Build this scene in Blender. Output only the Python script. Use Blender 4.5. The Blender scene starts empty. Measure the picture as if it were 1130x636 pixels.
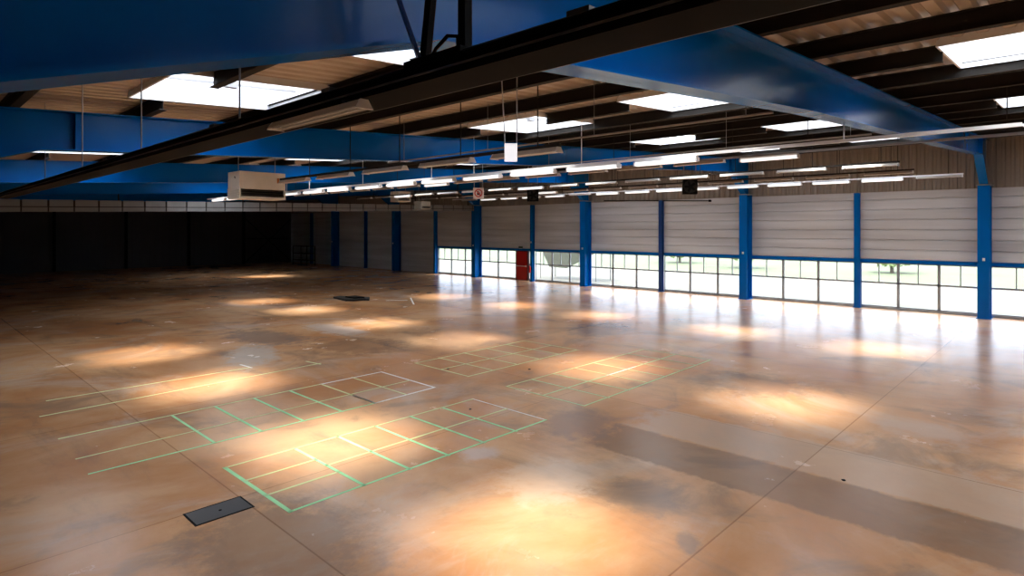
import bpy, bmesh, math, random
from mathutils import Vector, Matrix
random.seed(7)
D = bpy.data
SC = bpy.context.scene
COL = SC.collection
# X runs across the hall towards the window wall, Y runs along the window wall, Z up (metres)
WALL = 32.5
S = 0.056
FRAMES = [3.05, 13.2, 23.85, 34.4, 45.0, 55.6]
POSTS = [7.9, 18.4, 28.75, 39.7, 50.3, 60.9]
def raf_bot(x): return 5.02 + S * x
def raf_top(x): return 5.72 + S * x
def deck_z(x): return 5.985 + S * x
ORD = ['', 'first', 'second', 'third', 'fourth', 'fifth', 'sixth', 'seventh', 'eighth', 'ninth', 'tenth', 'eleventh',
       'twelfth', 'thirteenth', 'fourteenth', 'fifteenth', 'sixteenth', 'seventeenth', 'eighteenth', 'nineteenth', 'twentieth']

# ------------------------------------------------------------------ mesh helpers
class MB:
    def __init__(self): self.bm = bmesh.new()
    def hexa(self, p):
        v = [self.bm.verts.new(q) for q in p]
        for f in ((0, 3, 2, 1), (4, 5, 6, 7), (0, 1, 5, 4), (1, 2, 6, 5), (2, 3, 7, 6), (3, 0, 4, 7)):
            self.bm.faces.new([v[i] for i in f])
        return self
    def box(self, x0, y0, z0, x1, y1, z1):
        return self.hexa([(x0, y0, z0), (x1, y0, z0), (x1, y1, z0), (x0, y1, z0),
                          (x0, y0, z1), (x1, y0, z1), (x1, y1, z1), (x0, y1, z1)])
    def bar(self, p, q, w, h, up=(0, 0, 1)):
        p, q = Vector(p), Vector(q); d = (q - p).normalized(); up = Vector(up)
        if abs(d.dot(up)) > 0.99: up = Vector((1, 0, 0))
        s = d.cross(up).normalized() * (w / 2); u = s.cross(d).normalized() * (h / 2)
        return self.hexa([p - s - u, p + s - u, p + s + u, p - s + u, q - s - u, q + s - u, q + s + u, q - s + u])
    def tube(self, pts, r, n=8):
        pts = [Vector(p) for p in pts]; rings = []
        for i, p in enumerate(pts):
            d = (pts[min(i + 1, len(pts) - 1)] - pts[max(i - 1, 0)]).normalized()
            a = Vector((0, 0, 1)) if abs(d.z) < 0.9 else Vector((1, 0, 0))
            s = d.cross(a).normalized(); u = s.cross(d)
            rr = r[i] if isinstance(r, (list, tuple)) else r
            rings.append([self.bm.verts.new(p + (s * math.cos(2 * math.pi * k / n) + u * math.sin(2 * math.pi * k / n)) * rr) for k in range(n)])
        for A, B in zip(rings, rings[1:]):
            for k in range(n): self.bm.faces.new((A[k], A[(k + 1) % n], B[(k + 1) % n], B[k]))
        self.bm.faces.new(rings[0][::-1]); self.bm.faces.new(rings[-1])
        return self
    def prism(self, poly, axis, lo, hi):
        """extrude a 2-D polygon; axis 1: poly is (x,z) along y; axis 0: poly is (y,z) along x; axis 2: (x,y) along z"""
        def P(a, b, c): return {1: (a, c, b), 0: (c, a, b), 2: (a, b, c)}[axis]
        A = [self.bm.verts.new(P(a, b, lo)) for a, b in poly]; B = [self.bm.verts.new(P(a, b, hi)) for a, b in poly]
        n = len(poly)
        self.bm.faces.new(A); self.bm.faces.new(B[::-1])
        for i in range(n): self.bm.faces.new((A[i], B[i], B[(i + 1) % n], A[(i + 1) % n]))
        return self
    def quad(self, *p):
        self.bm.faces.new([self.bm.verts.new(q) for q in p]); return self
    def build(self, name, mat, parent=None, bevel=0, smooth=False, normals=True):
        bmesh.ops.remove_doubles(self.bm, verts=self.bm.verts, dist=2e-4)
        if normals: bmesh.ops.recalc_face_normals(self.bm, faces=self.bm.faces)
        me = D.meshes.new(name); self.bm.to_mesh(me); self.bm.free()
        me.materials.append(mat)
        if smooth:
            for p in me.polygons: p.use_smooth = True
        o = D.objects.new(name, me); COL.objects.link(o)
        if parent is not None:
            o.parent = parent
            o.location = (0, 0, 0)
        if bevel:
            m = o.modifiers.new('bevel', 'BEVEL'); m.width = bevel; m.segments = 2; m.limit_method = 'ANGLE'
        return o

def tag(o, label, cat, group=None, kind=None):
    o['label'] = label; o['category'] = cat
    if group: o['group'] = group
    if kind: o['kind'] = kind
    return o
def thing(name, loc, label, cat, group=None, kind=None, rotz=0):
    o = D.objects.new(name, None); COL.objects.link(o)
    o.location = loc; o.rotation_euler = (0, 0, rotz); o.empty_display_size = 0.2
    return tag(o, label, cat, group, kind)
def dup(root, loc, label=None, rotz=None):
    r = root.copy(); COL.objects.link(r); r.location = loc
    if rotz is not None: r.rotation_euler = (0, 0, rotz)
    if label: r['label'] = label
    for ch in list(root.children):
        c = ch.copy(); COL.objects.link(c); c.parent = r
        for g in list(ch.children):
            d = g.copy(); COL.objects.link(d); d.parent = c
    return r

# ------------------------------------------------------------------ materials
def nodemat(name):
    m = D.materials.new(name); m.use_nodes = True; nt = m.node_tree
    b = nt.nodes['Principled BSDF']
    return m, nt, b
def N(nt, t, **kw):
    n = nt.nodes.new(t)
    for k, v in kw.items(): setattr(n, k, v)
    return n
def mat(name, col, rough=0.5, metal=0.0, var=0.12, scale=3.0, coat=0.0, bump=0.0, spec=0.5):
    m, nt, b = nodemat(name)
    tc = N(nt, 'ShaderNodeTexCoord'); nz = N(nt, 'ShaderNodeTexNoise')
    nz.inputs['Scale'].default_value = scale; nz.inputs['Detail'].default_value = 5
    nt.links.new(tc.outputs['Object'], nz.inputs['Vector'])
    mx = N(nt, 'ShaderNodeMix', data_type='RGBA')
    mx.inputs['A'].default_value = (*[c * (1 - var) for c in col], 1); mx.inputs['B'].default_value = (*[min(1, c * (1 + var)) for c in col], 1)
    nt.links.new(nz.outputs['Fac'], mx.inputs['Factor']); nt.links.new(mx.outputs['Result'], b.inputs['Base Color'])
    b.inputs['Roughness'].default_value = rough; b.inputs['Metallic'].default_value = metal; b.inputs['Specular IOR Level'].default_value = spec
    b.inputs['Coat Weight'].default_value = coat; b.inputs['Coat Roughness'].default_value = 0.12
    if bump:
        bp = N(nt, 'ShaderNodeBump'); bp.inputs['Strength'].default_value = bump
        nt.links.new(nz.outputs['Fac'], bp.inputs['Height']); nt.links.new(bp.outputs['Normal'], b.inputs['Normal'])
    return m
def emis(name, col, st):
    m, nt, b = nodemat(name)
    b.inputs['Base Color'].default_value = (*col, 1); b.inputs['Emission Color'].default_value = (*col, 1)
    b.inputs['Emission Strength'].default_value = st
    return m
def glass(name, tint, gl=0.06):
    m, nt, b = nodemat(name); nt.nodes.remove(b)
    out = nt.nodes['Material Output']
    t = N(nt, 'ShaderNodeBsdfTransparent'); t.inputs['Color'].default_value = (*tint, 1)
    g = N(nt, 'ShaderNodeBsdfGlossy'); g.inputs['Roughness'].default_value = 0.03
    x = N(nt, 'ShaderNodeMixShader'); x.inputs[0].default_value = gl
    nt.links.new(t.outputs[0], x.inputs[1]); nt.links.new(g.outputs[0], x.inputs[2]); nt.links.new(x.outputs[0], out.inputs[0])
    return m

BLUE = mat('blue_gloss_paint', (0.0, 0.125, 0.46), 0.2, coat=0.0, spec=0.13, var=0.15, scale=1.2)
DKBLUE = mat('dark_blue_paint', (0.003, 0.045, 0.20), 0.4, coat=0.0)
DARK = mat('dark_brown_steel', (0.022, 0.019, 0.016), 0.8, spec=0.2)
BLACK = mat('black_metal', (0.005, 0.005, 0.005), 0.85, spec=0.1)
RAILM = mat('grey_galvanised', (0.30, 0.30, 0.30), 0.4, metal=0.5)
WHITE = mat('white_enamel', (0.78, 0.80, 0.82), 0.35, var=0.04)
WELL = mat('white_skylight_well', (0.85, 0.87, 0.88), 0.6, var=0.03)
BEIGE = mat('beige_sheet_metal', (0.74, 0.70, 0.60), 0.45)
REFL = mat('grey_reflector', (0.42, 0.40, 0.37), 0.35, metal=0.2)
RED = mat('red_door_paint', (0.55, 0.012, 0.010), 0.35, coat=0.3)
FRAMEM = mat('grey_window_frame', (0.30, 0.32, 0.34), 0.5)
PANELM = mat('pale_grey_panels', (0.19, 0.195, 0.195), 0.6, var=0.2, scale=2)
LAMPON = emis('lit_tube_diffuser', (1.0, 1.0, 0.98), 0.95)
GLASS = glass('window_glass', (0.96, 0.98, 0.97))
DOME = glass('skylight_glazing', (0.95, 0.97, 1.0), 0.04)
GREENTAPE = mat('green_floor_tape', (0.30, 0.66, 0.33), 0.6, var=0.35, scale=3)
YELTAPE = mat('yellow_green_floor_tape', (0.52, 0.58, 0.27), 0.6, var=0.35, scale=3)
WHITETAPE = mat('white_floor_tape', (0.72, 0.72, 0.68), 0.6, var=0.2, scale=6)
STEELPL = mat('dark_steel_plate', (0.06, 0.065, 0.07), 0.4, metal=0.5)
ALU = mat('brushed_aluminium', (0.6, 0.6, 0.6), 0.35, metal=0.8)
PINK = mat('off_white_sign_face', (0.80, 0.70, 0.66), 0.5, var=0.03)
REDSIGN = mat('red_sign_print', (0.6, 0.05, 0.04), 0.5)

def deck_material():
    m, nt, b = nodemat('corrugated_roof_deck')
    b.inputs['Base Color'].default_value = (0.34, 0.29, 0.235, 1)
    b.inputs['Roughness'].default_value = 0.42; b.inputs['Metallic'].default_value = 0.25
    tc = N(nt, 'ShaderNodeTexCoord'); nz = N(nt, 'ShaderNodeTexNoise'); nz.inputs['Scale'].default_value = 0.8
    nz.inputs['Detail'].default_value = 6
    cr = N(nt, 'ShaderNodeValToRGB'); cr.color_ramp.elements[0].color = (0.42, 0.34, 0.26, 1); cr.color_ramp.elements[1].color = (0.60, 0.50, 0.39, 1)
    nt.links.new(tc.outputs['Object'], nz.inputs['Vector']); nt.links.new(nz.outputs['Fac'], cr.inputs['Fac'])
    nt.links.new(cr.outputs['Color'], b.inputs['Base Color'])
    return m
def wall_material():
    m, nt, b = nodemat('grey_wall_cladding')
    tc = N(nt, 'ShaderNodeTexCoord'); mp = N(nt, 'ShaderNodeMapping'); mp.inputs['Scale'].default_value = (0.3, 0.12, 2.2)
    nz = N(nt, 'ShaderNodeTexNoise'); nz.inputs['Scale'].default_value = 1.0; nz.inputs['Detail'].default_value = 4
    cr = N(nt, 'ShaderNodeValToRGB'); cr.color_ramp.elements[0].color = (0.46, 0.49, 0.52, 1); cr.color_ramp.elements[1].color = (0.68, 0.73, 0.77, 1)
    cr.color_ramp.elements[0].position = 0.3; cr.color_ramp.elements[1].position = 0.7
    nt.links.new(tc.outputs['Object'], mp.inputs['Vector']); nt.links.new(mp.outputs[0], nz.inputs['Vector'])
    nt.links.new(nz.outputs['Fac'], cr.inputs['Fac']); nt.links.new(cr.outputs['Color'], b.inputs['Base Color'])
    b.inputs['Roughness'].default_value = 0.55
    return m
def floor_material():
    m, nt, b = nodemat('worn_orange_concrete')
    L = nt.links.new
    tc = N(nt, 'ShaderNodeTexCoord')
    def noise(scale, detail=6, rough=0.55, dist=0.0, stretch=(1, 1, 1), rot=0.0, off=(0, 0, 0)):
        mp = N(nt, 'ShaderNodeMapping'); mp.inputs['Scale'].default_value = stretch; mp.inputs['Rotation'].default_value = (0, 0, rot)
        mp.inputs['Location'].default_value = off
        n = N(nt, 'ShaderNodeTexNoise'); n.inputs['Scale'].default_value = scale; n.inputs['Detail'].default_value = detail
        n.inputs['Roughness'].default_value = rough; n.inputs['Distortion'].default_value = dist
        L(tc.outputs['Object'], mp.inputs['Vector']); L(mp.outputs[0], n.inputs['Vector']); return n.outputs['Fac']
    def ramp(f, p0, p1):
        r = N(nt, 'ShaderNodeMapRange'); r.inputs['From Min'].default_value = p0; r.inputs['From Max'].default_value = p1; r.interpolation_type = 'SMOOTHSTEP'
        L(f, r.inputs['Value']); return r.outputs['Result']
    def mix(f, a, c, mode='MIX'):
        x = N(nt, 'ShaderNodeMix', data_type='RGBA'); x.blend_type = mode
        if isinstance(f, float): x.inputs['Factor'].default_value = f
        else: L(f, x.inputs['Factor'])
        for s, v in (('A', a), ('B', c)):
            if isinstance(v, tuple): x.inputs[s].default_value = (*v, 1)
            else: L(v, x.inputs[s])
        return x.outputs['Result']
    def mul(f, k):
        q = N(nt, 'ShaderNodeMath', operation='MULTIPLY'); L(f, q.inputs[0]); q.inputs[1].default_value = k; return q.outputs[0]
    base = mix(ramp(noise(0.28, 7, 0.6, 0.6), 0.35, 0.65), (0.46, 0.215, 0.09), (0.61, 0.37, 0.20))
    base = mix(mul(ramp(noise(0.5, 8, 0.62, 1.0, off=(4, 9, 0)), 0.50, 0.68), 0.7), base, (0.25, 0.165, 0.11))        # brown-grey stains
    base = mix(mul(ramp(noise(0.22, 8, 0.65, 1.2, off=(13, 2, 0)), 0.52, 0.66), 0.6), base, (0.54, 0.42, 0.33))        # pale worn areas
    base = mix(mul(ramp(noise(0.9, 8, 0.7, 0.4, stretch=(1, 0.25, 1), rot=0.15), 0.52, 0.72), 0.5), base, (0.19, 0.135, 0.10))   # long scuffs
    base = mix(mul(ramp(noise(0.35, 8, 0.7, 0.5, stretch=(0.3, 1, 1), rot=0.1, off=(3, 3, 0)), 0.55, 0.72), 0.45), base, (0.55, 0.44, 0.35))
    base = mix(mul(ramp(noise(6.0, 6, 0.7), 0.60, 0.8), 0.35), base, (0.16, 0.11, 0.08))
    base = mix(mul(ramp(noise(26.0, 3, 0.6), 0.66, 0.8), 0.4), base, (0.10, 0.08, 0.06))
    # stains and worn patches with outlines of their own
    wob = noise(2.6, 9, 0.72)
    def stain(cx, cy, rx, ry, rot, col, k, box=False):
        nonlocal base
        mp = N(nt, 'ShaderNodeMapping'); mp.vector_type = 'TEXTURE'
        mp.inputs['Location'].default_value = (cx, cy, 0); mp.inputs['Rotation'].default_value = (0, 0, math.radians(rot)); mp.inputs['Scale'].default_value = (rx, ry, 1)
        L(tc.outputs['Object'], mp.inputs['Vector'])
        if box:
            sp = N(nt, 'ShaderNodeSeparateXYZ'); L(mp.outputs[0], sp.inputs[0])
            ax = N(nt, 'ShaderNodeMath', operation='ABSOLUTE'); ay = N(nt, 'ShaderNodeMath', operation='ABSOLUTE'); mxx = N(nt, 'ShaderNodeMath', operation='MAXIMUM')
            L(sp.outputs[0], ax.inputs[0]); L(sp.outputs[1], ay.inputs[0]); L(ax.outputs[0], mxx.inputs[0]); L(ay.outputs[0], mxx.inputs[1]); d = mxx.outputs[0]
        else:
            ln = N(nt, 'ShaderNodeVectorMath', operation='LENGTH'); L(mp.outputs[0], ln.inputs[0]); d = ln.outputs['Value']
        ad = N(nt, 'ShaderNodeMath', operation='MULTIPLY_ADD'); L(wob, ad.inputs[0]); ad.inputs[1].default_value = 0.6 if box else 2.4; L(d, ad.inputs[2])
        o = 0.3 if box else 1.2
        f = ramp(ad.outputs[0], (1.08 if box else 1.3) + o, (0.92 if box else 0.6) + o)
        base = mix(mul(f, k), base, col)
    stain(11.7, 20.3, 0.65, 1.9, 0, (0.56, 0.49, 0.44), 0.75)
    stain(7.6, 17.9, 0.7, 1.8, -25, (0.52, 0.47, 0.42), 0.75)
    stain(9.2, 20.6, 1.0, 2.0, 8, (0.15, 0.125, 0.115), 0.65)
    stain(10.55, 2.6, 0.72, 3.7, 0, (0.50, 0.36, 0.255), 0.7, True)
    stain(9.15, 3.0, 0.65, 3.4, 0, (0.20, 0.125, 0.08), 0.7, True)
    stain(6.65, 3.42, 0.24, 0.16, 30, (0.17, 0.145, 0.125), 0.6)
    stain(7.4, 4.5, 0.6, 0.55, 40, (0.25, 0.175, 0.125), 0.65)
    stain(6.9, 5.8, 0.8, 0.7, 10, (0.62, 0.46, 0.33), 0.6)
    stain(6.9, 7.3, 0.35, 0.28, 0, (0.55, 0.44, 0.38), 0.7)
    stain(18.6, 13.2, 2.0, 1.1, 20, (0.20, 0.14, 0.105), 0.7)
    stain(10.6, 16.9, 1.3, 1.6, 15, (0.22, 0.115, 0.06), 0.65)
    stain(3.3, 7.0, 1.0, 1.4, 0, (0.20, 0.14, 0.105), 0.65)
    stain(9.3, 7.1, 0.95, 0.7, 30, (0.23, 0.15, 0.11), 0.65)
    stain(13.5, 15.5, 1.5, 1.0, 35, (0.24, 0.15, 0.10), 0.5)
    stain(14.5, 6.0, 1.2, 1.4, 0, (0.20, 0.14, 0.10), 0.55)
    # cast slabs: joints every 7.75 m across and 5.3 m along, each slab a little different in tone
    mp = N(nt, 'ShaderNodeMapping'); mp.inputs['Location'].default_value = (-11.2 + 7.75 * 4, -3.25 + 5.3 * 6, 0)
    br = N(nt, 'ShaderNodeTexBrick'); br.offset = 0.0; br.squash = 1.0
    br.inputs['Scale'].default_value = 1.0; br.inputs['Brick Width'].default_value = 7.75; br.inputs['Row Height'].default_value = 5.3
    br.inputs['Mortar Size'].default_value = 0.012; br.inputs['Mortar Smooth'].default_value = 0.2
    br.inputs['Color1'].default_value = (0.88, 0.88, 0.88, 1); br.inputs['Color2'].default_value = (1.1, 1.08, 1.05, 1); br.inputs['Mortar'].default_value = (0.62, 0.56, 0.5, 1)
    L(tc.outputs['Object'], mp.inputs['Vector']); L(mp.outputs[0], br.inputs['Vector'])
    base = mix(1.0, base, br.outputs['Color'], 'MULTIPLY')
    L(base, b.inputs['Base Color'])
    r = N(nt, 'ShaderNodeMapRange'); r.inputs['To Min'].default_value = 0.15; r.inputs['To Max'].default_value = 0.34
    L(noise(0.7, 7, 0.65), r.inputs['Value']); L(r.outputs['Result'], b.inputs['Roughness'])
    bp = N(nt, 'ShaderNodeBump'); bp.inputs['Strength'].default_value = 0.10; bp.inputs['Distance'].default_value = 0.02
    L(noise(9.0, 5, 0.6), bp.inputs['Height']); L(bp.outputs['Normal'], b.inputs['Normal'])
    return m
DECK, WALLM, FLOORM = deck_material(), wall_material(), floor_material()
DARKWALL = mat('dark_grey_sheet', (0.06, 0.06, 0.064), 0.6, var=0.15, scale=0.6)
UPPERW = mat('brown_grey_sheet', (0.26, 0.235, 0.205), 0.55, var=0.15, scale=0.6)
GROUND = mat('pale_yard_concrete', (0.075, 0.074, 0.064), 0.8, var=0.1, scale=0.3)
LEAF = mat('pale_green_leaves', (0.45, 0.55, 0.28), 0.6, var=0.5, scale=2)
BARK = mat('grey_bark', (0.12, 0.10, 0.08), 0.8)

# ------------------------------------------------------------------ room shell
Y0, Y1, X0 = -11.0, 66.0, -4.0
f = MB().box(X0, Y0, -0.25, WALL + 0.1, Y1, 0).build('floor', FLOORM)
tag(f, 'worn orange brown stained concrete floor of the empty hall', 'floor', kind='structure')

ROWS = [(3.0, 5.5), (11.0, 13.35), (18.85, 21.2), (26.7, 29.1)]
PER = 0.3
def snap(v): return Y0 + round((v - Y0) / PER) * PER
COLS = []
for base_y in (-10.6, 0.0, 10.6, 21.2):
    for s0 in (4.9, 9.8): COLS.append((snap(base_y + s0), snap(base_y + s0 + 2.4)))
SKY = [(r, c) for r in range(4) for c in range(8) if c < 6 or (c == 6 and r in (1, 2)) or (c == 7 and r == 1)]
EXTRA = [((18.1, 21.2), (snap(47.3), snap(49.7)))]
holes = [(ROWS[r], COLS[c]) for r, c in SKY] + EXTRA
# corrugated deck: trapezoid ribs running across the hall, cut out at the skylights
bm = MB(); y = Y0
XE = WALL + 0.1
while y < Y1 - 1e-6:
    prof = [(y, 0.0), (y + 0.13, 0.0), (y + 0.17, 0.055), (y + 0.26, 0.055), (y + 0.30, 0.0)]
    cuts = sorted(h[0] for h in holes if h[1][0] - 1e-3 <= y and y + PER <= h[1][1] + 1e-3)
    spans = []; a = X0
    for c0, c1 in cuts: spans.append((a, c0)); a = c1
    spans.append((a, XE))
    for (a0, a1) in spans:
        for (p, q) in zip(prof, prof[1:]):
            bm.quad((a0, p[0], deck_z(a0) + p[1]), (a1, p[0], deck_z(a1) + p[1]), (a1, q[0], deck_z(a1) + q[1]), (a0, q[0], deck_z(a0) + q[1]))
    y += PER
ce = bm.build('ceiling', DECK, normals=False)
tag(ce, 'brown corrugated steel roof deck above the dark purlins', 'ceiling', kind='structure')

w = MB().box(X0 - 0.2, Y0 - 0.2, 0, X0, Y1, deck_z(X0) + 0.1).build('wall_near', DARKWALL)
tag(w, 'dark sheet wall behind the camera', 'wall', kind='structure')
w = MB().prism([(X0, 0), (WALL, 0), (WALL, deck_z(WALL) + .1), (X0, deck_z(X0) + .1)], 1, Y0 - 0.2, Y0).build('wall_back', DARKWALL)
tag(w, 'dark sheet end wall to the right behind the camera', 'wall', kind='structure')
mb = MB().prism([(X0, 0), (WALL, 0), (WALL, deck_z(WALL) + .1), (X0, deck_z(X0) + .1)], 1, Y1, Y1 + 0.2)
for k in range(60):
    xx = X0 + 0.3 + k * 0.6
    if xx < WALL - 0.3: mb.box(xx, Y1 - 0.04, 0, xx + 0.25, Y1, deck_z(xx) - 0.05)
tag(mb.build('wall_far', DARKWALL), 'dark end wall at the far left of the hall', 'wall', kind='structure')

# window wall: cassette cladding above a run of windows
def cassette(y0, y1, z0, z1):
    m = MB(); z = z0
    while z < z1 - 0.01:
        t = min(z + 0.47, z1)
        m.prism([(WALL + 0.15, z), (WALL, z), (WALL - 0.035, z + 0.03), (WALL - 0.035, t - 0.045), (WALL, t - 0.015), (WALL + 0.15, t - 0.015)], 1, y0, y1)
        z = t
    m.box(WALL + 0.02, y0, z0, WALL + 0.15, y1, z1)
    return m
WIN_END = 39.6
w = cassette(Y0, WIN_END, 2.32, 5.62).build('wall_right', WALLM)
tag(w, 'grey horizontally ribbed cladding above the row of windows', 'wall', kind='structure')
w = cassette(WIN_END, Y1, 0.0, 5.62).build('wall_right_end', WALLM)
tag(w, 'windowless grey cladding at the dim far end of the window wall', 'wall', kind='structure')
mb = MB(); y = Y0
while y < Y1 - .2:
    mb.prism([(WALL - .05, y), (WALL - .10, y + .04), (WALL - .10, y + .17), (WALL - .05, y + .21), (WALL - .05, y + .3), (WALL - .02, y + .3), (WALL - .02, y)], 2, 5.5, deck_z(WALL) - 0.03)
    y += .3
mb.box(WALL - .02, Y0, 5.52, WALL + .15, Y1, deck_z(WALL) + 0.05)
tag(mb.build('wall_right_upper', UPPERW), 'brown grey ribbed sheet at the top of the window wall', 'wall', kind='structure')
tag(MB().box(WALL - 0.06, Y0, 2.17, WALL + 0.15, WIN_END, 2.32).build('trim_1', BLUE), 'blue rail along the heads of the windows', 'rail', kind='structure')
tag(MB().box(WALL - 0.05, Y0, 0.0, WALL + 0.15, WIN_END, 0.09).build('baseboard_right', FRAMEM), 'grey kerb under the windows', 'kerb', kind='structure')

# windows, one per half bay
def window(n, y0, y1, npane, label):
    t = thing('window_%d' % n, (WALL, y0, 0.09), label, 'window', kind='structure')
    H = 2.08; W = y1 - y0; fr = MB()
    fr.box(0, 0, 0, 0.07, 0.05, H); fr.box(0, W - 0.05, 0, 0.07, W, H); fr.box(0, 0, 0, 0.07, W, 0.05); fr.box(0, 0, H - 0.05, 0.07, W, H)
    zt = 1.14
    fr.box(0.0, 0, zt - 0.04, 0.07, W, zt + 0.04)
    for k in range(1, npane): fr.box(0, W * k / npane - 0.055, 0, 0.07, W * k / npane + 0.055, H)
    fr.build('window_frame', FRAMEM, t)
    for k in range(npane):
        a, c = W * k / npane + 0.03, W * (k + 1) / npane - 0.03
        MB().box(0.03, a, 0.05, 0.036, c, zt - 0.03).build('pane', GLASS, t)
        MB().box(0.03, a, zt + 0.03, 0.036, c, H - 0.05).build('pane', GLASS, t)
        s = MB(); m = (a + c) / 2
        s.box(-0.005, m - 0.02, zt + 0.03, 0.05, m + 0.02, H - 0.05)
        s.build('glazing_bar', FRAMEM, t)
    return t
edges = sorted([y for y in FRAMES + POSTS + [-2.6, -8.0]])
DOOR_Y0, DOOR_Y1 = 29.35, 30.5
n = 1
for a, c in zip(edges, edges[1:]):
    if c > 40: break
    lo, hi = a + 0.09, c - 0.09
    if a < 29 < c:
        window(n, lo, DOOR_Y0 - 0.05, 1, 'narrow single pane window between the red door and the thin blue post'); n += 1
        window(n, DOOR_Y1 + 0.05, hi, 2, 'window of two tall panes just left of the red door'); n += 1
    else:
        k = [i for i, e in enumerate(edges) if e == a][0]
        lab = {3: 'window bay nearest the right edge, right of the right hand blue column', 4: 'window bay between the right hand wide column and the thin dark topped post',
               5: 'window bay right of the middle wide blue column', 6: 'window bay with the awning outside, between thin post by the door and middle column'}
        window(n, lo, hi, 3, {2: 'window bay right of the picture, next to the nearest column', 3: 'window bay immediately right of the right hand wide blue column',
            4: 'window bay left of the right hand wide blue column', 5: 'window bay right of the middle wide blue column',
            6: 'window bay between the thin post by the red door and the middle wide column',
            8: 'last window bay on the left, against the leftmost lit column'}.get(k, 'window bay far right of the picture, bay %s from the back wall' % ORD[k + 1])); n += 1
# red door
t = thing('door_1', (WALL - 0.06, DOOR_Y0, 0.0), 'red emergency exit door with horizontal push bar in the window wall', 'door', kind='structure')
W = DOOR_Y1 - DOOR_Y0
MB().box(0, 0.05, 0.02, 0.06, W - 0.05, 2.10).build('door_leaf', RED, t, bevel=0.005)
MB().box(-0.01, -0.03, 0, 0.09, 0.05, 2.17).box(-0.01, W - 0.05, 0, 0.09, W + 0.03, 2.17).box(-0.01, 0.05, 2.10, 0.09, W - 0.05, 2.17).build('door_frame', mat('dark_red_frame', (0.10, 0.01, 0.01), 0.4), t)
MB().bar((-0.07, 0.12, 1.04), (-0.07, W - 0.12, 1.04), 0.035, 0.05).box(-0.08, 0.10, 1.0, 0.0, 0.16, 1.08).box(-0.08, W - 0.16, 1.0, 0.0, W - 0.10, 1.08).build('push_bar', WHITE, t)
t = thing('exit_light', (WALL - 0.03, (DOOR_Y0 + DOOR_Y1) / 2 + .1, 2.34), 'small dark emergency light box above the red door', 'light')
MB().box(-0.10, -0.17, 0, 0, 0.17, 0.15).build('casing', mat('dark_green_casing', (0.03, 0.05, 0.03), 0.4), t, bevel=0.01)
MB().box(-0.085, -0.14, -0.03, -0.02, 0.14, 0.0).build('lens', WHITE, t)

# ------------------------------------------------------------------ columns
def ibeam_column(t, x_in, x_out, half, H, mat_, tf=0.025):
    MB().box(x_in, -half, 0, x_in + tf, half, H).build('inner_flange', mat_, t)
    MB().box(x_out - tf, -half, 0, x_out, half, H).build('outer_flange', mat_, t)
    MB().box(x_in + tf, -0.012, 0, x_out - tf, 0.012, H).build('web', mat_, t)
    MB().box(x_in + tf, -half + .01, H - 0.05, x_out - tf, half - .01, H - 0.03).build('stiffener', mat_, t)
    MB().box(x_in - 0.04, -half - 0.04, 0.0, x_out + 0.0, half + 0.04, 0.03).build('base_plate', mat_, t)
cl = {3.05: 'wide blue column far right of the picture, at the end of the nearest roof beam', 13.2: 'wide blue column at right, nearest of the three lit ones', 23.85: 'wide blue column in the middle, right of the red door',
      34.4: 'wide blue column left of the red door', 45.0: 'dim dark blue wide column left of the last window', 55.6: 'almost black wide column deep in the unlit far corner'}
for y in FRAMES:
    t = thing('steel_column', (0, y, 0), cl[y], 'column', 'wide blue columns along the window wall')
    ibeam_column(t, 31.72, 32.42, 0.21, 5.58, BLUE)
    MB().box(31.66, -0.27, 5.58, 32.42, 0.27, 5.62).build('cap_plate', RAILM, t)
    MB().box(31.68, -0.05, 2.42, 31.72, 0.04, 2.54).build('junction_box', WHITE, t)
pl = {7.9: 'thin post far right of the picture between wide columns', 18.4: 'thin post with dark upper half between the middle and right wide columns', 28.75: 'thin blue post just right of the red door',
      39.7: 'thin dark blue post at the left end of the windows', 50.3: 'dark thin post on the windowless far stretch of wall', 60.9: 'black thin post next to the far left corner'}
for y in POSTS:
    t = thing('wall_post', (0, y, 0), pl[y], 'post', 'thin posts along the window wall')
    ibeam_column(t, 32.16, 32.42, 0.11, 5.48, BLUE if y != 18.4 else DKBLUE, 0.015)
    if y == 28.75: MB().box(32.12, -0.04, 2.75, 32.16, 0.04, 2.87).build('junction_box', WHITE, t)
# far end wall framing
for i, x in enumerate((27.0, 21.5, 16.0, 10.5)):
    t = thing('end_wall_post', (x, Y1 - 0.05, 0), ['black post on the far end wall, right hand one beside the cross bracing', 'black post on the far end wall, second from the corner bracing',
              'black post on the far end wall, third from the corner bracing', 'black post on the far end wall, furthest from the window wall'][i], 'post', 'posts on the far end wall')
    H = deck_z(x) - 0.3
    MB().box(-0.1, -0.30, 0, 0.1, -0.285, H).build('inner_flange', BLACK, t)
    MB().box(-0.1, -0.015, 0, 0.1, 0.0, H).build('outer_flange', BLACK, t)
    MB().box(-0.01, -0.285, 0, 0.01, -0.015, H).build('web', BLACK, t)
t = thing('cross_brace', (27.1, Y1 - 0.42, 0), 'black cross bracing on the far end wall next to the corner', 'brace')
MB().bar((0.0, 0, 0.15), (5.1, 0.0, 4.9), 0.10, 0.08).build('diagonal', BLACK, t)
MB().bar((0.0, 0.06, 4.9), (5.1, 0.06, 0.15), 0.08, 0.08).build('diagonal', BLACK, t)
MB().bar((0.0, 0.0, 2.7), (5.1, 0.0, 2.7), 0.08, 0.08).build('strut', BLACK, t)
t = thing('storage_rack', (30.0, 57.6, 0), 'black open metal rack against the far unlit wall', 'rack')
for (a, c) in ((0, 0), (0.9, 0), (0, 3.0), (0.9, 3.0)): MB().box(a, c, 0, a + 0.07, c + 0.07, 2.0).build('leg', BLACK, t)
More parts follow.
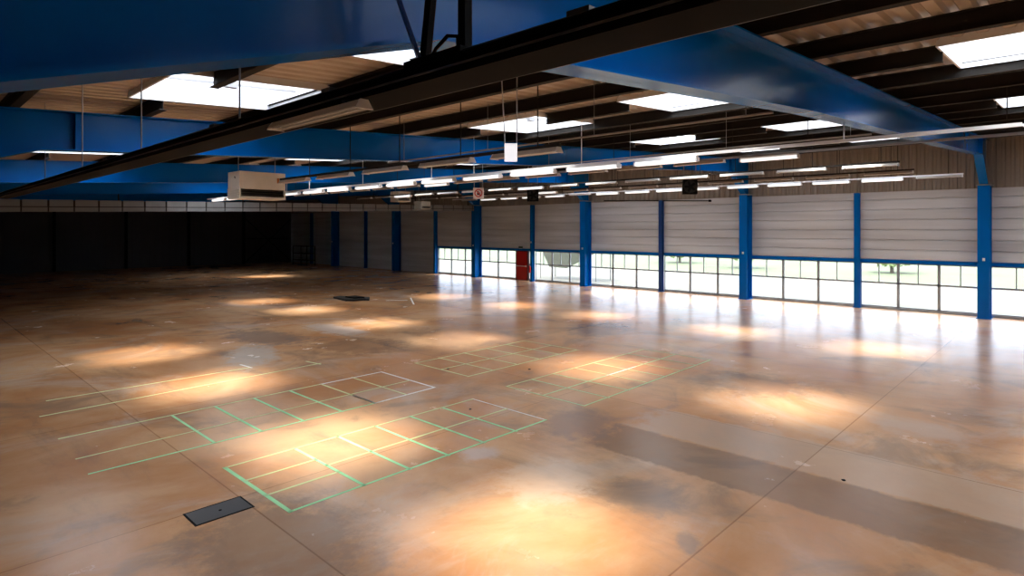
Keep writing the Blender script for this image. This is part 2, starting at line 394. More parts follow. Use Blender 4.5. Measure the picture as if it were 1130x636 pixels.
for z in (0.5, 1.2, 1.95): MB().box(0, 0, z, 0.97, 3.07, z + 0.05).build('shelf', BLACK, t)

# ------------------------------------------------------------------ roof beams and purlins
bl = {3.05: 'huge blue roof beam nearest the camera across the top of the picture', 13.2: 'blue roof beam second nearest, running to the right hand column', 23.85: 'blue roof beam third nearest, running to the middle column',
      34.4: 'blue roof beam over the pale grey panel strip, fourth nearest', 45.0: 'dim blue roof beam beyond the pale grey panel strip', 55.6: 'unlit roof beam furthest away near the far end wall'}
for y in FRAMES:
    if y < 5: low = [(-0.6, 4.02), (2.4, 4.93), (9.55, 5.50), (30.0, raf_bot(30.0)), (31.75, 5.62), (32.4, 5.62)]
    else: low = [(-0.6, 4.30), (1.9, raf_bot(1.9)), (30.2, raf_bot(30.2)), (31.75, 5.62), (32.4, 5.62)]
    t = thing('roof_beam', (0, y, 0), bl[y], 'beam', 'blue roof beams')
    xs = [p[0] for p in low]
    web = low + [(32.4, raf_top(32.4) - 0.02), (-0.6, raf_top(-0.6) - 0.02)]
    MB().prism(web, 1, -0.008, 0.008).build('web', BLUE, t)
    m = MB()
    for (p, q) in zip(low[:-1], low[1:]):
        m.prism([p, q, (q[0], q[1] + 0.025), (p[0], p[1] + 0.025)], 1, -0.15, 0.15)
    m.build('bottom_flange', BLUE, t)
    MB().prism([(-0.6, raf_top(-0.6) - 0.025), (32.4, raf_top(32.4) - 0.025), (32.4, raf_top(32.4) - .002), (-0.6, raf_top(-0.6) - .002)], 1, -0.15, 0.15).build('top_flange', BLUE, t)
    for xx in ((30.0,) if y < 5 else (2.4, 30.0)):
        zb = low[0][1]
        for (p, q) in zip(low, low[1:]):
            if p[0] <= xx <= q[0]: zb = p[1] + (q[1] - p[1]) * (xx - p[0]) / (q[0] - p[0])
        for s in (-1, 1): MB().box(xx - 0.008, min(s * 0.008, s * 0.14), zb + 0.025, xx + 0.008, max(s * 0.008, s * 0.14), raf_top(xx) - 0.03).build('stiffener', BLUE, t)

px = [5.5 + 1.975 * k for k in range(-4, 14)]
for i, x in enumerate(px[::-1]):
    t = thing('roof_purlin', (x, 0, raf_top(x)), 'dark steel roof purlin, %s from the window wall' % ORD[i + 1], 'purlin', 'roof purlins')
    # cut where a skylight well interrupts it
    gaps = sorted(h[1] for h in holes if h[0][0] + 0.2 < x < h[0][1] - 0.1)
    a = Y0 + 0.02
    Hh = deck_z(x) - raf_top(x) - 0.005
    for g0, g1 in gaps + [(Y1 - 0.02, None)]:
        m = MB().prism([(-0.065, 0), (0.065, 0), (0.065, 0.012), (0.004, 0.012), (0.004, Hh - .012), (0.065, Hh - .012), (0.065, Hh), (-0.065, Hh), (-0.065, Hh - .012), (-0.004, Hh - .012), (-0.004, 0.012), (-0.065, 0.012)], 1, a, g0)
        m.build('purlin_section', DARK, t)
        if g1: a = g1

# ------------------------------------------------------------------ skylights
def skylight(rx, ry, label):
    (xa, xb), (ya, yb) = rx, ry
    t = thing('skylight', ((xa + xb) / 2, (ya + yb) / 2, deck_z((xa + xb) / 2)), label, 'skylight', 'roof skylights')
    cx, cy = (xa + xb) / 2, (ya + yb) / 2; hx, hy = (xb - xa) / 2, (yb - ya) / 2
    m = MB(); H = 0.55
    for (p, q) in (((-hx, -hy), (hx, -hy)), ((hx, -hy), (hx, hy)), ((hx, hy), (-hx, hy)), ((-hx, hy), (-hx, -hy))):
        def P(v, z, o=0.0): return (v[0] + (o if v[0] > 0 else -o), v[1] + (o if v[1] > 0 else -o), S * v[0] + z)
        m.hexa([P(p, -0.10), P(q, -0.10), P(q, -0.10, 0.03), P(p, -0.10, 0.03), P(p, H, -0.08), P(q, H, -0.08), P(q, H, -0.05), P(p, H, -0.05)])
    m.build('well', WELL, t)
    # shallow domed glazing
    g = MB(); nx, ny = 6, 6; vs = []
    for i in range(nx + 1):
        row = []
        for j in range(ny + 1):
            u, v = -1 + 2 * i / nx, -1 + 2 * j / ny
            row.append(g.bm.verts.new((u * (hx - .04), v * (hy - .04), S * u * hx + H + 0.22 * (1 - u * u) * (1 - v * v))))
        vs.append(row)
    for i in range(nx):
        for j in range(ny): g.bm.faces.new((vs[i][j], vs[i + 1][j], vs[i + 1][j + 1], vs[i][j + 1]))
    g.build('window_dome', DOME, t, smooth=True)
    b = MB().bar((0, -hy + .03, H - .02), (0, hy - .03, H - .02), 0.05, 0.05)
    b.build('opening_bar', RAILM, t)
    a = MB().bar((0, 0, 0.12), (0, 0, H), 0.05, 0.05).box(-0.10, -0.06, 0.02, 0.10, 0.06, 0.13)
    a.bar((-hx + .05, 0, 0.08 - S * hx), (hx - .05, 0, 0.08 + S * hx), 0.035, 0.035)
    a.build('actuator', RAILM, t)
    # daylight sampling portal in the opening
    l = D.lights.new('skylight_portal', 'AREA'); l.shape = 'RECTANGLE'; l.size = xb - xa - .1; l.size_y = yb - ya - .1
    l.cycles.is_portal = True
    o = D.objects.new('skylight_portal', l); COL.objects.link(o); o.location = (cx, cy, deck_z(cx) + H + 0.26)
    return t
rown = ['nearest the camera side', 'over the middle of the near floor', 'past the middle of the hall', 'closest to the window wall']
special = {(0, 3): 'large open white skylight well at the left, beside the nearest blue beam', (0, 2): 'bright skylight seen as a small patch between near beam and dark cable run',
           (1, 3): 'white skylight above and behind the hanging blank white panel', (1, 2): 'white skylight tucked under the nearest blue beam at the right',
           (2, 3): 'thin bright skylight in the centre right of the ceiling', (2, 2): 'sliver of skylight at the right edge of the ceiling'}
for r, c in SKY:
    skylight(ROWS[r], COLS[c], special.get((r, c), 'white skylight in the row %s, %s from the right' % (rown[r], ORD[c + 1])))
skylight(*EXTRA[0], 'lone skylight over the dark far end of the hall')

# ------------------------------------------------------------------ suspended light rows
def fixture_proto(lit):
    t = thing('hanging_strip_light', (0, 0, 0), '', 'light')
    Lh = 0.765
    if lit:
        MB().box(-0.06, -Lh, 0.07, 0.06, Lh, 0.126).build('housing', WHITE, t)
        MB().prism([(-0.085, 0.025), (-0.06, 0.0), (0.06, 0.0), (0.085, 0.025), (0.07, 0.08), (-0.07, 0.08)], 1, -Lh + .03, Lh - .03).build('diffuser', LAMPON, t)
        for s in (-1, 1): MB().box(-0.075, s * Lh - 0.02, 0.0, 0.075, s * Lh + 0.02, 0.09).build('end_cap', WHITE, t)
    else:
        m = MB().prism([(-0.105, 0.045), (-0.10, 0.04), (-0.035, 0.095), (0.035, 0.095), (0.10, 0.04), (0.105, 0.045), (0.04, 0.126), (-0.04, 0.126)], 1, -Lh, Lh)
        m.build('reflector', REFL, t)
        for q in (-1, 1): MB().prism([(-0.105, 0.03), (0.105, 0.03), (0.045, 0.126), (-0.045, 0.126)], 1, q * Lh - 0.012, q * Lh + 0.012).build('end_cap', WHITE, t)
        for q in (-0.045, 0.045): MB().tube([(q, -Lh + .01, 0.05), (q, Lh - .01, 0.05)], 0.014).build('tube', WHITE, t)
    return t
protos = {}
def light_row(x, z, y0, y1, pitch, lit, rowdesc, group, skip=(), rail_to=None, rail_from=None, rail_w=0.07, railm=None, rodm=None):
    y00 = rail_from if rail_from is not None else y0 - 0.8
    ye = rail_to or y1
    t = thing('light_rail', (x, y00, z), 'thin pale rail carrying %s' % rowdesc, 'rail', 'suspended lighting rails')
    Ly = ye + 0.8 - y00
    MB().box(-rail_w / 2, 0, 0.1265, rail_w / 2, Ly, 0.185).build('trunking', railm or WHITE, t)
    yy = 0.5
    while yy < Ly:
        
        if not any(h[0][0] - .1 < x < h[0][1] + .1 and h[1][0] - .1 < y00 + yy < h[1][1] + .1 for h in holes):
            MB().tube([(0, yy, 0.185), (0, yy, deck_z(x) - z)], 0.011, 6).build('hanger_rod', rodm or WHITE, t)
        yy += 2.0
    yy = y0; k = 0
    while yy < y1:
        k += 1
        if k not in skip:
            L = lit if isinstance(lit, bool) else False
            if isinstance(lit, (set, list, tuple)): L = k in lit
            lab = '%s strip light, %s from the right in %s' % ('lit white' if L else 'unlit grey', ORD[k] if k < 21 else 'last', rowdesc)
            if L not in protos:
                protos[L] = fixture_proto(L); o = protos[L]; o.location = (x, yy, z); o['label'] = lab
            else: o = dup(protos[L], (x, yy, z), lab)
            o['group'] = group
        yy += pitch
light_row(7.8, 5.0, 7.12, 16.6, 2.14, False, 'near unlit row', 'near row of unlit strip lights', rail_to=15.7, railm=DARK, rodm=DARK, rail_w=0.05)
light_row(12.2, 5.22, 6.85, 33.6, 2.0, True, 'the long bright row', 'long bright row of strip lights', rail_from=0.7)
light_row(16.6, 5.62, 6.2, 33.8, 2.02, {1, 8}, 'second row beyond the bright row', 'second row of strip lights', rail_from=0.7, rail_w=0.04, rodm=DARK, railm=RAILM)
light_row(21.5, 5.66, 4.9, 33.8, 2.05, {8, 13}, 'third row beyond the hanging panel', 'third row of strip lights', rodm=DARK, railm=DARK)
light_row(25.4, 5.72, 5.2, 33.8, 2.05, {9}, 'row second from the window wall', 'fourth row of strip lights', rodm=DARK, railm=DARK)
light_row(29.8, 5.81, 4.3, 33.8, 2.03, {2, 3, 4, 5, 6, 7, 8, 9, 11, 12, 13, 14}, 'row nearest the window wall', 'wall side row of strip lights', rodm=DARK)

# dark cable run close to the camera, carrying one brown unlit lamp
t = thing('cable_tray', (2.1, 0, 4.52), 'long black cable run sweeping across the top of the picture', 'cable tray')
ya, yb = 0.2, 20.0
MB().box(-0.03, ya, 0.02, 0.03, yb, 0.13).box(-0.05, ya, 0.13, 0.05, yb, 0.14).build('upper_rail', BLACK, t)
MB().box(0.08, ya, 0.02, 0.13, yb, 0.06).build('side_rail', BLACK, t)
MB().box(-0.14, ya, 0.02, -0.09, yb, 0.07).build('side_rail', BLACK, t)
MB().box(-0.14, ya, 0.005, 0.13, yb, 0.02).build('pan', BLACK, t)
for (ox, oz, r) in ((-0.055, 0.035, 0.016), (0.045, 0.03, 0.014), (0.0, 0.155, 0.012), (-0.10, 0.11, 0.012)):
    MB().tube([(ox, ya + k * 0.9, oz + 0.008 * math.sin(k * 1.7)) for k in range(int((yb - ya) / 0.9) + 1)], r, 6).build('cable', BLACK, t)
GUN = mat('gunmetal_and_gleam_grey', (0.09, 0.088, 0.085), 0.45, metal=0.3)  # clip metal, also the grey of the painted gleams on the tray
for (ox, oz, r) in ((0.05, 0.155, 0.010), (0.135, 0.012, 0.007), (-0.147, 0.045, 0.006)):
    MB().tube([(ox, ya, oz), (ox, yb, oz)], r, 6).build('edge_gleam_line', GUN, t)  # lit edges of the tray put in as thin grey lines
MB().box(-0.055, ya, 0.142, 0.0, yb, 0.150).build('top_gleam_strip', GUN, t)  # flat grey strip painted in for the gleam along the top edge
for yy in (1.5, 3.6, 5.6, 9.4): MB().box(-0.06, yy, 0.145, 0.03, yy + 0.12, 0.17).build('cable_clip', GUN, t)
# hangers: a V of struts and a post up to the roof
zt = raf_top(2.1) + 0.0 - 4.52
MB().bar((0.0, 2.70, 0.14), (-0.35, 2.86, 1.20), 0.035, 0.02).build('hanger_strut', DKBLUE, t)
MB().bar((0.0, 2.68, 0.14), (0.08, 2.62, 1.20), 0.055, 0.04).build('hanger_strut', BLACK, t)
MB().bar((0.0, 2.34, 0.14), (0.0, 2.34, 1.30), 0.055, 0.05).build('hanger_post', BLACK, t)
MB().box(-0.07, 2.30, 0.13, 0.07, 2.78, 0.17).build('clamp_plate', BLACK, t)
MB().tube([(0.0, 2.64, 0.16), (0.0, 2.58, 0.22), (0.0, 2.48, 0.27), (0.0, 2.40, 0.25), (-0.01, 2.38, 0.15)], 0.011, 6).build('loose_cable', BLACK, t)
for yy in (5.2, 8.0, 11.0, 14.0): MB().tube([(0, yy, 0.14), (0, yy, deck_z(2.1) - 4.52)], 0.008, 6).build('hanger_rod', RAILM, t)
for yy in (0.6, 1.2): MB().bar((0, yy, 0.14), (0, yy, deck_z(2.1) - 4.52), 0.04, 0.04).build('hanger_post', BLACK, t)
tl = dup(protos[False], (1.88, 3.5, 4.415), 'brownish unlit strip lamp slung under the black cable run'); tl.scale = (0.55, 0.72, 0.55)
MB().bar((-0.22, 3.2, -0.018), (0, 3.2, 0.03), 0.03, 0.03).build('lamp_bracket', BLACK, t)
MB().bar((-0.22, 3.8, -0.018), (0, 3.8, 0.03), 0.03, 0.03).build('lamp_bracket', BLACK, t)

# thin pipes under the roof and on the wall
for x, z, lab in ((9.0, 5.46, 'thin pale pipe under the purlins, nearer of two'), (14.6, 5.78, 'thin pale pipe under the purlins, further of two')):
    t = thing('sprinkler_pipe', (x, 3.3, z), lab, 'pipe', 'pipes under the roof')
    MB().tube([(0, 0, 0), (0, 9.7, 0)], 0.018, 8).build('pipe_run', RAILM, t)
    for yy in (0.4, 3.2, 6.0, 9.0): MB().tube([(0, yy, 0), (0, yy, deck_z(x) - z)], 0.006, 6).build('hanger_rod', RAILM, t)
t = thing('wall_conduit', (WALL - 0.12, 0, 0), 'thin dark conduit high on the grey cladding by the right column', 'pipe')
MB().tube([(0, 15.5, 5.36), (0, 22.6, 5.60)], 0.028, 8).tube([(0, 15.45, 5.36), (0, 15.3, 5.355)], 0.06, 8).build('pipe_run', BLACK, t)
for yy, zz in ((16.5, 5.39), (19.0, 5.478), (21.5, 5.563)): MB().box(0, yy, zz - 0.02, 0.08, yy + 0.05, zz + 0.02).build('bracket', BLACK, t)

# hanging blank sheet on two wires
def yaw_to_cam(x, y): return math.atan2(y, x)
hx, hy = 7.38, 7.06
t = thing('hanging_sign', (hx, hy, 4.90), 'blank white upright panel given a glow, hanging on two thin wires', 'sign', rotz=yaw_to_cam(hx, hy) + .08)
MB().box(-0.012, -0.107, 0, 0.012, 0.107, 0.305).build('emissive_panel', emis('emissive_white_panel', (0.93, 0.95, 1.0), 0.75), t)  # emission added so the panel reads bright against the dark ceiling
for (s, e) in ((-0.10, -0.105), (0.10, 0.16)): MB().tube([(0, s, 0.30), (0, e, deck_z(hx) - 4.90)], 0.010, 6).build('wire', ALU, t)
# round prohibition sign
sx, sy = 13.7, 14.6
t = thing('warning_sign', (sx, sy, 4.76), 'square off-white sign with red prohibition ring hanging under the bright light row', 'sign', rotz=yaw_to_cam(sx, sy))
MB().box(-0.006, -0.175, 0, 0.006, 0.175, 0.37).build('plate', PINK, t)
m = MB()
for k in range(32):
    a, c = 2 * math.pi * k / 32, 2 * math.pi * (k + 1) / 32
    m.hexa([(-0.012, 0.10 * math.cos(a), 0.19 + 0.10 * math.sin(a)), (-0.012, 0.135 * math.cos(a), 0.19 + 0.135 * math.sin(a)), (-0.012, 0.135 * math.cos(c), 0.19 + 0.135 * math.sin(c)), (-0.012, 0.10 * math.cos(c), 0.19 + 0.10 * math.sin(c)),
            (-0.007, 0.10 * math.cos(a), 0.19 + 0.10 * math.sin(a)), (-0.007, 0.135 * math.cos(a), 0.19 + 0.135 * math.sin(a)), (-0.007, 0.135 * math.cos(c), 0.19 + 0.135 * math.sin(c)), (-0.007, 0.10 * math.cos(c), 0.19 + 0.10 * math.sin(c))])
m.build('red_ring', REDSIGN, t)
MB().bar((-0.0115, 0.085, 0.275), (-0.0115, -0.085, 0.105), 0.007, 0.03).build('red_slash', REDSIGN, t)
MB().box(-0.010, -0.03, 0.13, -0.0065, 0.045, 0.19).box(-0.010, -0.055, 0.11, -0.0065, -0.035, 0.22).box(-0.010, -0.01, 0.19, -0.0065, 0.03, 0.25).build('pictogram', BLACK, t)
for s in (-0.14, 0.14): MB().tube([(0, s, 0.36), (0, s, deck_z(sx) - 4.76)], 0.008, 6).build('wire', ALU, t)

# unit heaters
def heater(x, y, z, rot, wdt, hgt, dep, mcase, label, name='unit_heater', dark=False):
    t = thing(name, (x, y, z), label, 'heater', rotz=rot)
    # local: -X is the blowing front, Y is width
    MB().box(-dep / 2, -wdt / 2, hgt * 0.36, dep / 2, wdt / 2, hgt).build('casing', mcase, t, bevel=0.015)
    m = MB().box(-dep / 2, -wdt / 2, 0, dep / 2, -wdt / 2 + 0.05, hgt * .36).box(-dep / 2, wdt / 2 - 0.05, 0, dep / 2, wdt / 2, hgt * .36)
    m.box(-dep / 2, -wdt / 2 + .05, 0, dep / 2, wdt / 2 - .05, 0.07)
    m.box(dep / 2 - .03, -wdt / 2 + .05, 0.07, dep / 2, wdt / 2 - .05, hgt * .36)
    m.build('outlet_frame', mcase, t)
    k = 0
    while 0.09 + k * 0.06 < hgt * .34:
        MB().box(-dep / 2 + 0.03, -wdt / 2 + .05, 0.09 + k * 0.06, -dep / 2 + 0.12, wdt / 2 - .05, 0.10 + k * 0.06).build('louvre', DARK if not dark else BLACK, t); k += 1
    for k in range(4): MB().box(-dep / 2 + .06, wdt / 2, 0.06 + k * 0.07, dep / 2 - .06, wdt / 2 + 0.035, 0.095 + k * 0.07).build('side_louvre', mcase, t)
    for s in (-1, 1): MB().tube([(0, s * wdt * .4, hgt), (0, s * wdt * .4, deck_z(x) - z)], 0.012, 6).build('hanger_rod', RAILM, t)
    return t
h = heater(8.0, 18.5, 4.66, math.radians(90), 1.42, 0.82, 0.85, BEIGE, 'large beige heater box hanging at the left edge')
MB().box(-0.432, -0.50, 0.50, -0.426, -0.44, 0.66).build('warning_label', mat('orange_print', (0.6, 0.2, 0.05), 0.5), h)
MB().tube([(-0.2, 0.66, 0.55), (-0.1, 0.70, 0.65), (0.0, 0.66, 0.70)], 0.03, 8).build('gas_valve', BLACK, h)
heater(22.7, 31.4, 5.47, math.radians(90), 0.98, 0.65, 0.8, BEIGE, 'small beige heater box further off, left of the prohibition sign')
heater(23.6, 30.3, 5.0, math.radians(90), 0.75, 0.5, 0.7, mat('pale_grey_casing', (0.42, 0.42, 0.38), 0.5), 'grey heater box low beside the far beige heater')
def fan_heater(x, y, z, rot, s, label):
    t = thing('fan_heater', (x, y, z), label, 'heater', rotz=rot)
    MB().box(-0.22, -s / 2, 0, 0.22, s / 2, s).build('casing', BLACK, t, bevel=0.03)
    m = MB()
    m.tube([(-0.30, 0, s / 2), (-0.22, 0, s / 2)], [s * 0.44, s * 0.42], 20); m.build('fan_shroud', DARK, t)
    m = MB()
    for k in range(5):
        a = k * 2 * math.pi / 5; m.bar((-0.31, 0, s / 2), (-0.31, s * .38 * math.cos(a), s / 2 + s * .38 * math.sin(a)), 0.012, 0.10, up=(0, -math.sin(a), math.cos(a)))
    m.build('fan_blade', BLACK, t)
    for q in (-1, 1): MB().tube([(0, q * s * .4, s), (0, q * s * .4, deck_z(x) - z)], 0.014, 6).build('hanger_rod', RAILM, t)
fan_heater(24.0, 12.3, 5.25, math.radians(30), 0.62, 'dark fan heater at the right, left of the right hand column')
fan_heater(24.3, 21.6, 5.25, math.radians(42), 0.62, 'dark fan heater above the post beside the red door')

# pale panel strip across the hall below the fourth beam
t = thing('panel_strip', (0, 34.15, 0), 'long pale grey strip of small panels hanging across the far hall', 'panel strip')
def zb(x): return 4.42 + 0.023 * x
def zt_(x): return 5.00 + 0.018 * x
m = MB(); m2 = MB(); x = 0.4
MB().prism([(0.4, zb(.4) + .02), (31.6, zb(31.6) + .02), (31.6, zt_(31.6) - .02), (.4, zt_(.4) - .02)], 1, 0.03, 0.06).build('backing', DARK, t)
while x < 31.5:
    xe = min(x + 0.95, 31.6)
    h = lambda q, f_: zb(q) + (zt_(q) - zb(q)) * f_
    m.prism([(x + .03, h(x, .45)), (xe - .03, h(xe, .45)), (xe - .03, h(xe, 1)), (x + .03, h(x, 1))], 1, 0, 0.03)
    m2.prism([(x + .02, h(x, 0)), (xe - .02, h(xe, 0)), (xe - .02, h(xe, .38)), (x + .02, h(x, .38))], 1, 0, 0.03)
    x += 0.97
m.build('upper_panel', PANELM, t); m2.build('lower_panel', PANELM, t)
for x in (2, 8, 14, 20, 26, 31): MB().bar((x, 0.045, zt_(x) - .03), (x, 0.10, raf_bot(x) + 0.0 if x < 30 else 5.9), 0.05, 0.03).build('hanger', DARK, t)

# fire extinguisher beside the door
t = thing('fire_extinguisher', (32.03, 28.78, 0.62), 'red fire extinguisher on the thin post beside the red door', 'fire extinguisher')
MB().tube([(0, 0, 0), (0, 0, 0.02), (0, 0, 0.42), (0, 0, 0.50), (0, 0, 0.53)], [0.07, 0.08, 0.08, 0.05, 0.025], 14).build('cylinder', RED, t, smooth=True)
MB().tube([(0, 0, 0.53), (0, 0, 0.60)], 0.02, 8).bar((-0.08, 0, 0.60), (0.05, 0, 0.60), 0.025, 0.025).build('valve', BLACK, t)
MB().tube([(-0.03, 0, 0.56), (-0.11, 0, 0.48), (-0.11, 0, 0.25), (-0.09, 0, 0.15)], 0.012, 6).build('hose', BLACK, t)
MB().box(0.08, -0.10, 0.2, 0.12, 0.05, 0.4).build('bracket', BLACK, t)

# ------------------------------------------------------------------ floor: tape grids, hatch, board
def tape_grid(x, y, label, lines):
    t = thing('tape_grid', (x, y, 0.0), label, 'floor tape', 'tape grids on the floor')
    for (x0, y0, x1, y1, w_, m_) in lines:
        d = Vector((x1 - x0, y1 - y0, 0)).normalized() * (w_ / 2)
        MB().bar((x0 - x - d.x, y0 - y - d.y, 0.0015), (x1 - x + d.x, y1 - y + d.y, 0.0015), w_, 0.0025).build('tape_line', m_, t)
    return t
G, Yt, Wt = GREENTAPE, YELTAPE, WHITETAPE
tape_grid(3.74, 7.63, 'nearest green tape grid, at the lower left of the floor', [
    (3.74, 7.63, 3.72, 9.77, .06, G), (4.87, 7.63, 4.87, 9.77, .055, G), (5.69, 7.63, 5.69, 9.77, .055, G), (6.48, 7.63, 6.48, 9.77, .055, G), (7.3, 7.63, 7.3, 9.77, .055, G), (8.12, 7.63, 8.12, 9.77, .05, G), (9.0, 7.66, 9.0, 9.77, .035, Wt),
    (3.74, 7.63, 9.0, 7.66, .045, G), (4.87, 8.70, 9.0, 8.72, .045, Yt), (3.74, 8.34, 4.87, 8.34, .045, Yt), (3.74, 9.05, 4.87, 9.05, .045, Yt), (3.72, 9.77, 9.0, 9.77, .045, Yt)])
tape_grid(2.9, 11.04, 'second green tape grid behind the nearest one, white outlined at its right end', [
    (4.03, 11.04, 4.03, 13.3, .05, G), (4.86, 11.04, 4.86, 13.3, .055, G), (5.69, 11.04, 5.69, 13.32, .055, G), (6.53, 11.04, 6.53, 13.34, .055, G), (7.33, 11.06, 7.33, 13.37, .05, Yt), (8.2, 11.1, 8.2, 13.4, .045, Yt), (9.03, 11.14, 9.05, 13.35, .055, Wt),
    (2.2, 11.03, 7.35, 11.06, .045, G), (7.35, 11.06, 9.03, 11.14, .055, Wt), (2.2, 11.9, 9.03, 12.1, .04, Yt), (2.2, 13.27, 7.3, 13.36, .05, Yt), (7.3, 13.36, 9.05, 13.36, .05, Wt), (7.34, 11.06, 7.33, 11.9, .055, Wt)])
tape_grid(10.3, 11.4, 'faint yellow green tape grid in the middle of the floor', [
    (10.3, 11.35, 10.3, 13.55, .05, Yt), (11.2, 11.35, 11.2, 13.6, .05, Yt), (12.15, 11.35, 12.15, 13.6, .05, Yt), (13.1, 11.35, 13.1, 13.6, .05, Yt), (14.0, 11.35, 14.0, 13.6, .05, Yt), (14.9, 11.35, 14.9, 13.6, .05, Yt),
    (10.3, 11.35, 14.9, 11.4, .05, Yt), (10.3, 12.45, 14.9, 12.45, .045, Yt), (10.3, 13.55, 14.9, 13.62, .05, Yt)])
PG = mat('faded_green_floor_tape', (0.42, 0.58, 0.30), 0.6, var=0.35, scale=3)
tape_grid(10.3, 7.7, 'long green tape grid at the right centre of the floor with a white stretch inside', [
    (10.28, 7.7, 10.28, 9.98, .045, PG), (11.15, 7.65, 11.18, 9.98, .045, PG), (12.0, 7.67, 12.0, 9.95, .042, PG), (12.9, 7.7, 12.9, 9.95, .042, Yt), (13.75, 7.7, 13.75, 9.95, .042, PG), (14.6, 7.72, 14.6, 9.95, .042, Yt), (15.5, 7.74, 15.5, 9.95, .042, PG), (16.4, 7.76, 16.4, 9.95, .042, PG),
    (10.28, 7.68, 16.4, 7.76, .042, PG), (10.28, 8.84, 12.8, 8.85, .042, PG), (12.8, 8.85, 14.2, 8.86, .045, Wt), (14.2, 8.86, 16.4, 8.86, .042, PG), (10.28, 9.98, 16.4, 9.96, .042, Yt)])
tape_grid(3.0, 15.3, 'faint tape lines at the left edge beyond the second grid', [
    (2.2, 15.12, 8.45, 15.45, .05, Yt), (8.4, 15.35, 8.3, 15.95, .05, Yt), (2.5, 16.4, 6.9, 16.35, .05, Yt), (6.9, 16.3, 6.85, 16.9, .05, Wt)])
tape_grid(18.4, 26.0, 'short white strips painting a floor reflection beside the black board', [(18.3, 26.5, 19.1, 25.9, .12, Wt), (19.9, 26.6, 18.3, 24.2, .08, Wt)])  # a reflection on the floor, painted as white strips
t = thing('floor_hatch', (2.75, 8.13, 0), 'dark steel floor plate at the lower left edge', 'hatch')
MB().box(0, 0, 0, 0.70, 0.42, 0.006).build('cover', STEELPL, t)
MB().box(-0.025, -0.025, 0, 0.725, 0, 0.005).box(-0.025, 0.42, 0, 0.725, 0.445, 0.005).box(-0.025, 0, 0, 0, 0.42, 0.005).box(0.70, 0, 0, 0.725, 0.42, 0.005).build('rim', BLACK, t)
MB().tube([(0.36, 0.2, 0.005), (0.36, 0.2, 0.010)], 0.02, 10).build('lifting_hole', BLACK, t)
t = thing('loose_board', (17.4, 28.1, 0), 'black flat board lying on the far floor', 'board')
MB().prism([(-0.8, -0.35), (-0.55, 1.3), (-0.1, 1.45), (0.75, -0.2), (0.2, -1.0), (0.05, -0.75), (-0.5, -0.7)], 2, 0.0, 0.10).build('slab', mat('black_board', (0.012, 0.010, 0.009), 0.9), t)
MB().box(-0.3, -0.4, 0.10, 0.3, 0.5, 0.16).build('loose_layer', BLACK, t)
def scrap(x, y, r, label):
    m = MB(); k = 7
    m.prism([(x + r * random.uniform(.6, 1.1) * math.cos(2 * math.pi * i / k), y + r * random.uniform(.6, 1.1) * math.sin(2 * math.pi * i / k)) for i in range(k)], 2, 0.0, 0.012)
    tag(m.build('debris_scrap', BLACK), label, 'scrap')
scrap(10.47, 12.35, 0.045, 'tiny black scrap on the middle tape grid')
scrap(8.45, 9.25, 0.03, 'tiny black scrap inside the far end of the nearest tape grid')
scrap(11.95, 10.75, 0.05, 'tiny black scrap between the two middle tape grids')
scrap(9.9, 2.6, 0.03, 'small black fleck at the right edge of the near floor')
scrap(22.3, 28.0, 0.18, 'small dark scrap on the floor toward the leftmost window')

# ------------------------------------------------------------------ outside
g = MB().box(WALL + 0.15, -60, -0.4, 140, 130, -0.06).build('ground_outside', GROUND)
tag(g, 'pale concrete yard outside the windows', 'ground', kind='structure')
def tree(x, y, h, r, label, name='yard_tree'):
    t = thing(name, (x, y, -0.06), label, 'tree', 'trees in the yard')
    MB().tube([(0, 0, 0), (0.05, 0.02, h * .4), (0, 0.1, h * .75)], [0.16, 0.11, 0.05], 8).build('trunk', BARK, t)
    m = MB()
    for k in range(900):
        v = Vector((random.gauss(0, 1), random.gauss(0, 1), random.gauss(0, 1))).normalized() * (random.random() ** 0.4)
        c = Vector((v.x * r, v.y * r, h * .6 + v.z * h * .42)); s = random.uniform(.12, .28)
        a = Vector((random.uniform(-1, 1), random.uniform(-1, 1), random.uniform(-1, 1))).normalized(); b_ = a.cross(Vector((.3, .5, .8))).normalized()
        m.quad(c - a * s, c + b_ * s * .6, c + a * s, c - b_ * s * .6)
    m.build('foliage', LEAF, t, normals=False)
g = MB().box(49.0, -60, -0.06, 140, 130, -0.02).build('lawn_outside', mat('pale_dry_grass', (0.062, 0.078, 0.042), 0.9, var=0.4, scale=0.25))
tag(g, 'pale green lawn beyond the yard outside the windows', 'lawn', kind='structure')
for x, y, h, r, l in ((62, 33, 3.2, 2.2, 'pale green bush outside behind the bay right of the middle column'), (58, 24, 3.4, 2.0, 'pale green bush outside left of the right hand column'),
                      (60, 12, 2.8, 2.0, 'pale green bush outside beyond the right hand column')):
    tree(x, y, h, r, l)
t = thing('yard_awning', (35.6, 29.1, 0), 'pale grey green awning outside the window right of the red door', 'awning')
MB().prism([(y_ - 29.1, z_) for y_, z_ in ((31.0, 2.75), (30.5, 1.77), (29.95, .84), (28.3, .80), (27.1, 1.35), (25.5, 2.1), (25.5, 2.75))], 0, 0.0, 0.12).build('canvas_front', mat('grey_green_canvas', (0.20, 0.23, 0.195), 0.7), t)
MB().box(0.12, -3.6, 2.65, 2.0, 1.9, 2.75).build('canvas_top', mat('grey_canvas', (0.25, 0.28, 0.25), 0.7), t)
for yy in (-3.5, 1.8): MB().tube([(1.9, yy, -0.06), (1.9, yy, 2.66)], 0.04, 8).build('awning_pole', RAILM, t)
for yy in (-3.5, 1.8): MB().tube([(0.06, yy, -0.06), (0.06, yy, 2.7)], 0.03, 8).build('awning_pole', RAILM, t)

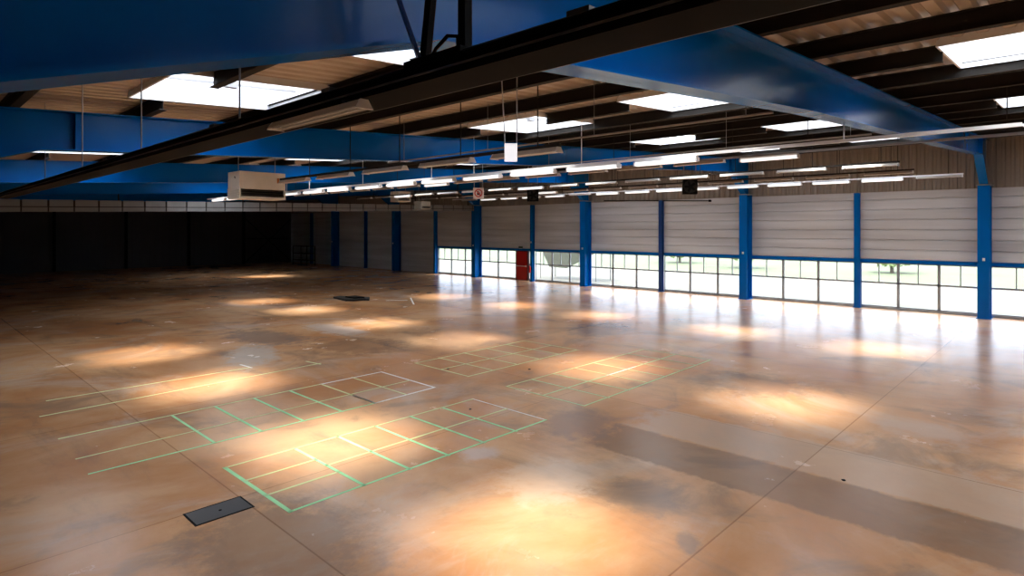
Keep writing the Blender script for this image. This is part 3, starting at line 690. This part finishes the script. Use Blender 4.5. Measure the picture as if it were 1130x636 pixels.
# ------------------------------------------------------------------ light, sky, camera
wd = D.worlds.new('bright_sky'); SC.world = wd; wd.use_nodes = True
wt = wd.node_tree; bg = wt.nodes['Background']; bg.inputs['Strength'].default_value = 1.0
# overcast sky: brighter overhead than at the horizon
tcw = N(wt, 'ShaderNodeTexCoord'); spw = N(wt, 'ShaderNodeSeparateXYZ'); crw = N(wt, 'ShaderNodeMapRange'); mxw = N(wt, 'ShaderNodeMix', data_type='RGBA')
wt.links.new(tcw.outputs['Generated'], spw.inputs[0]); wt.links.new(spw.outputs[2], crw.inputs['Value'])
crw.inputs['From Min'].default_value = 0.05; crw.inputs['From Max'].default_value = 0.8
mxw.inputs['A'].default_value = (2.35, 2.65, 3.5, 1); mxw.inputs['B'].default_value = (10.2, 10.6, 11.2, 1)
wt.links.new(crw.outputs['Result'], mxw.inputs['Factor']); wt.links.new(mxw.outputs['Result'], bg.inputs['Color'])
sl = D.lights.new('sun', 'SUN'); sl.energy = 11.5; sl.angle = math.radians(14); sl.color = (1.0, 0.90, 0.76)
so = D.objects.new('sun', sl); COL.objects.link(so); so.location = (0, 0, 30)
so.rotation_euler = Vector((0.20, -0.19, -1.0)).to_track_quat('-Z', 'Y').to_euler()
l = D.lights.new('window_portal', 'AREA'); l.shape = 'RECTANGLE'; l.size = 2.1; l.size_y = WIN_END - Y0; l.cycles.is_portal = True
o = D.objects.new('window_portal', l); COL.objects.link(o); o.location = (WALL + 0.2, (WIN_END + Y0) / 2, 1.13)
o.rotation_euler = (0, math.radians(90), 0)

cam = D.cameras.new('camera'); cam.sensor_width = 36.0; cam.lens = 36.0 * 663 / 1130; cam.shift_y = -65.0 / 1130
cam.clip_start = 0.05; cam.clip_end = 400
co = D.objects.new('camera', cam); COL.objects.link(co); co.location = (0, 0, 3.75)
co.rotation_euler = (math.radians(90), 0, math.atan2(0.69, 0.724) - math.radians(90))
SC.camera = co
vs = SC.view_settings; vs.view_transform = 'Standard'; vs.look = 'None'; vs.exposure = 0.0; vs.gamma = 1.0; vs.use_curve_mapping = False
SC.cycles.max_bounces = 8; SC.cycles.diffuse_bounces = 4; SC.cycles.transparent_max_bounces = 12
SC.cycles.use_denoising = True; SC.cycles.sample_clamp_indirect = 6.0
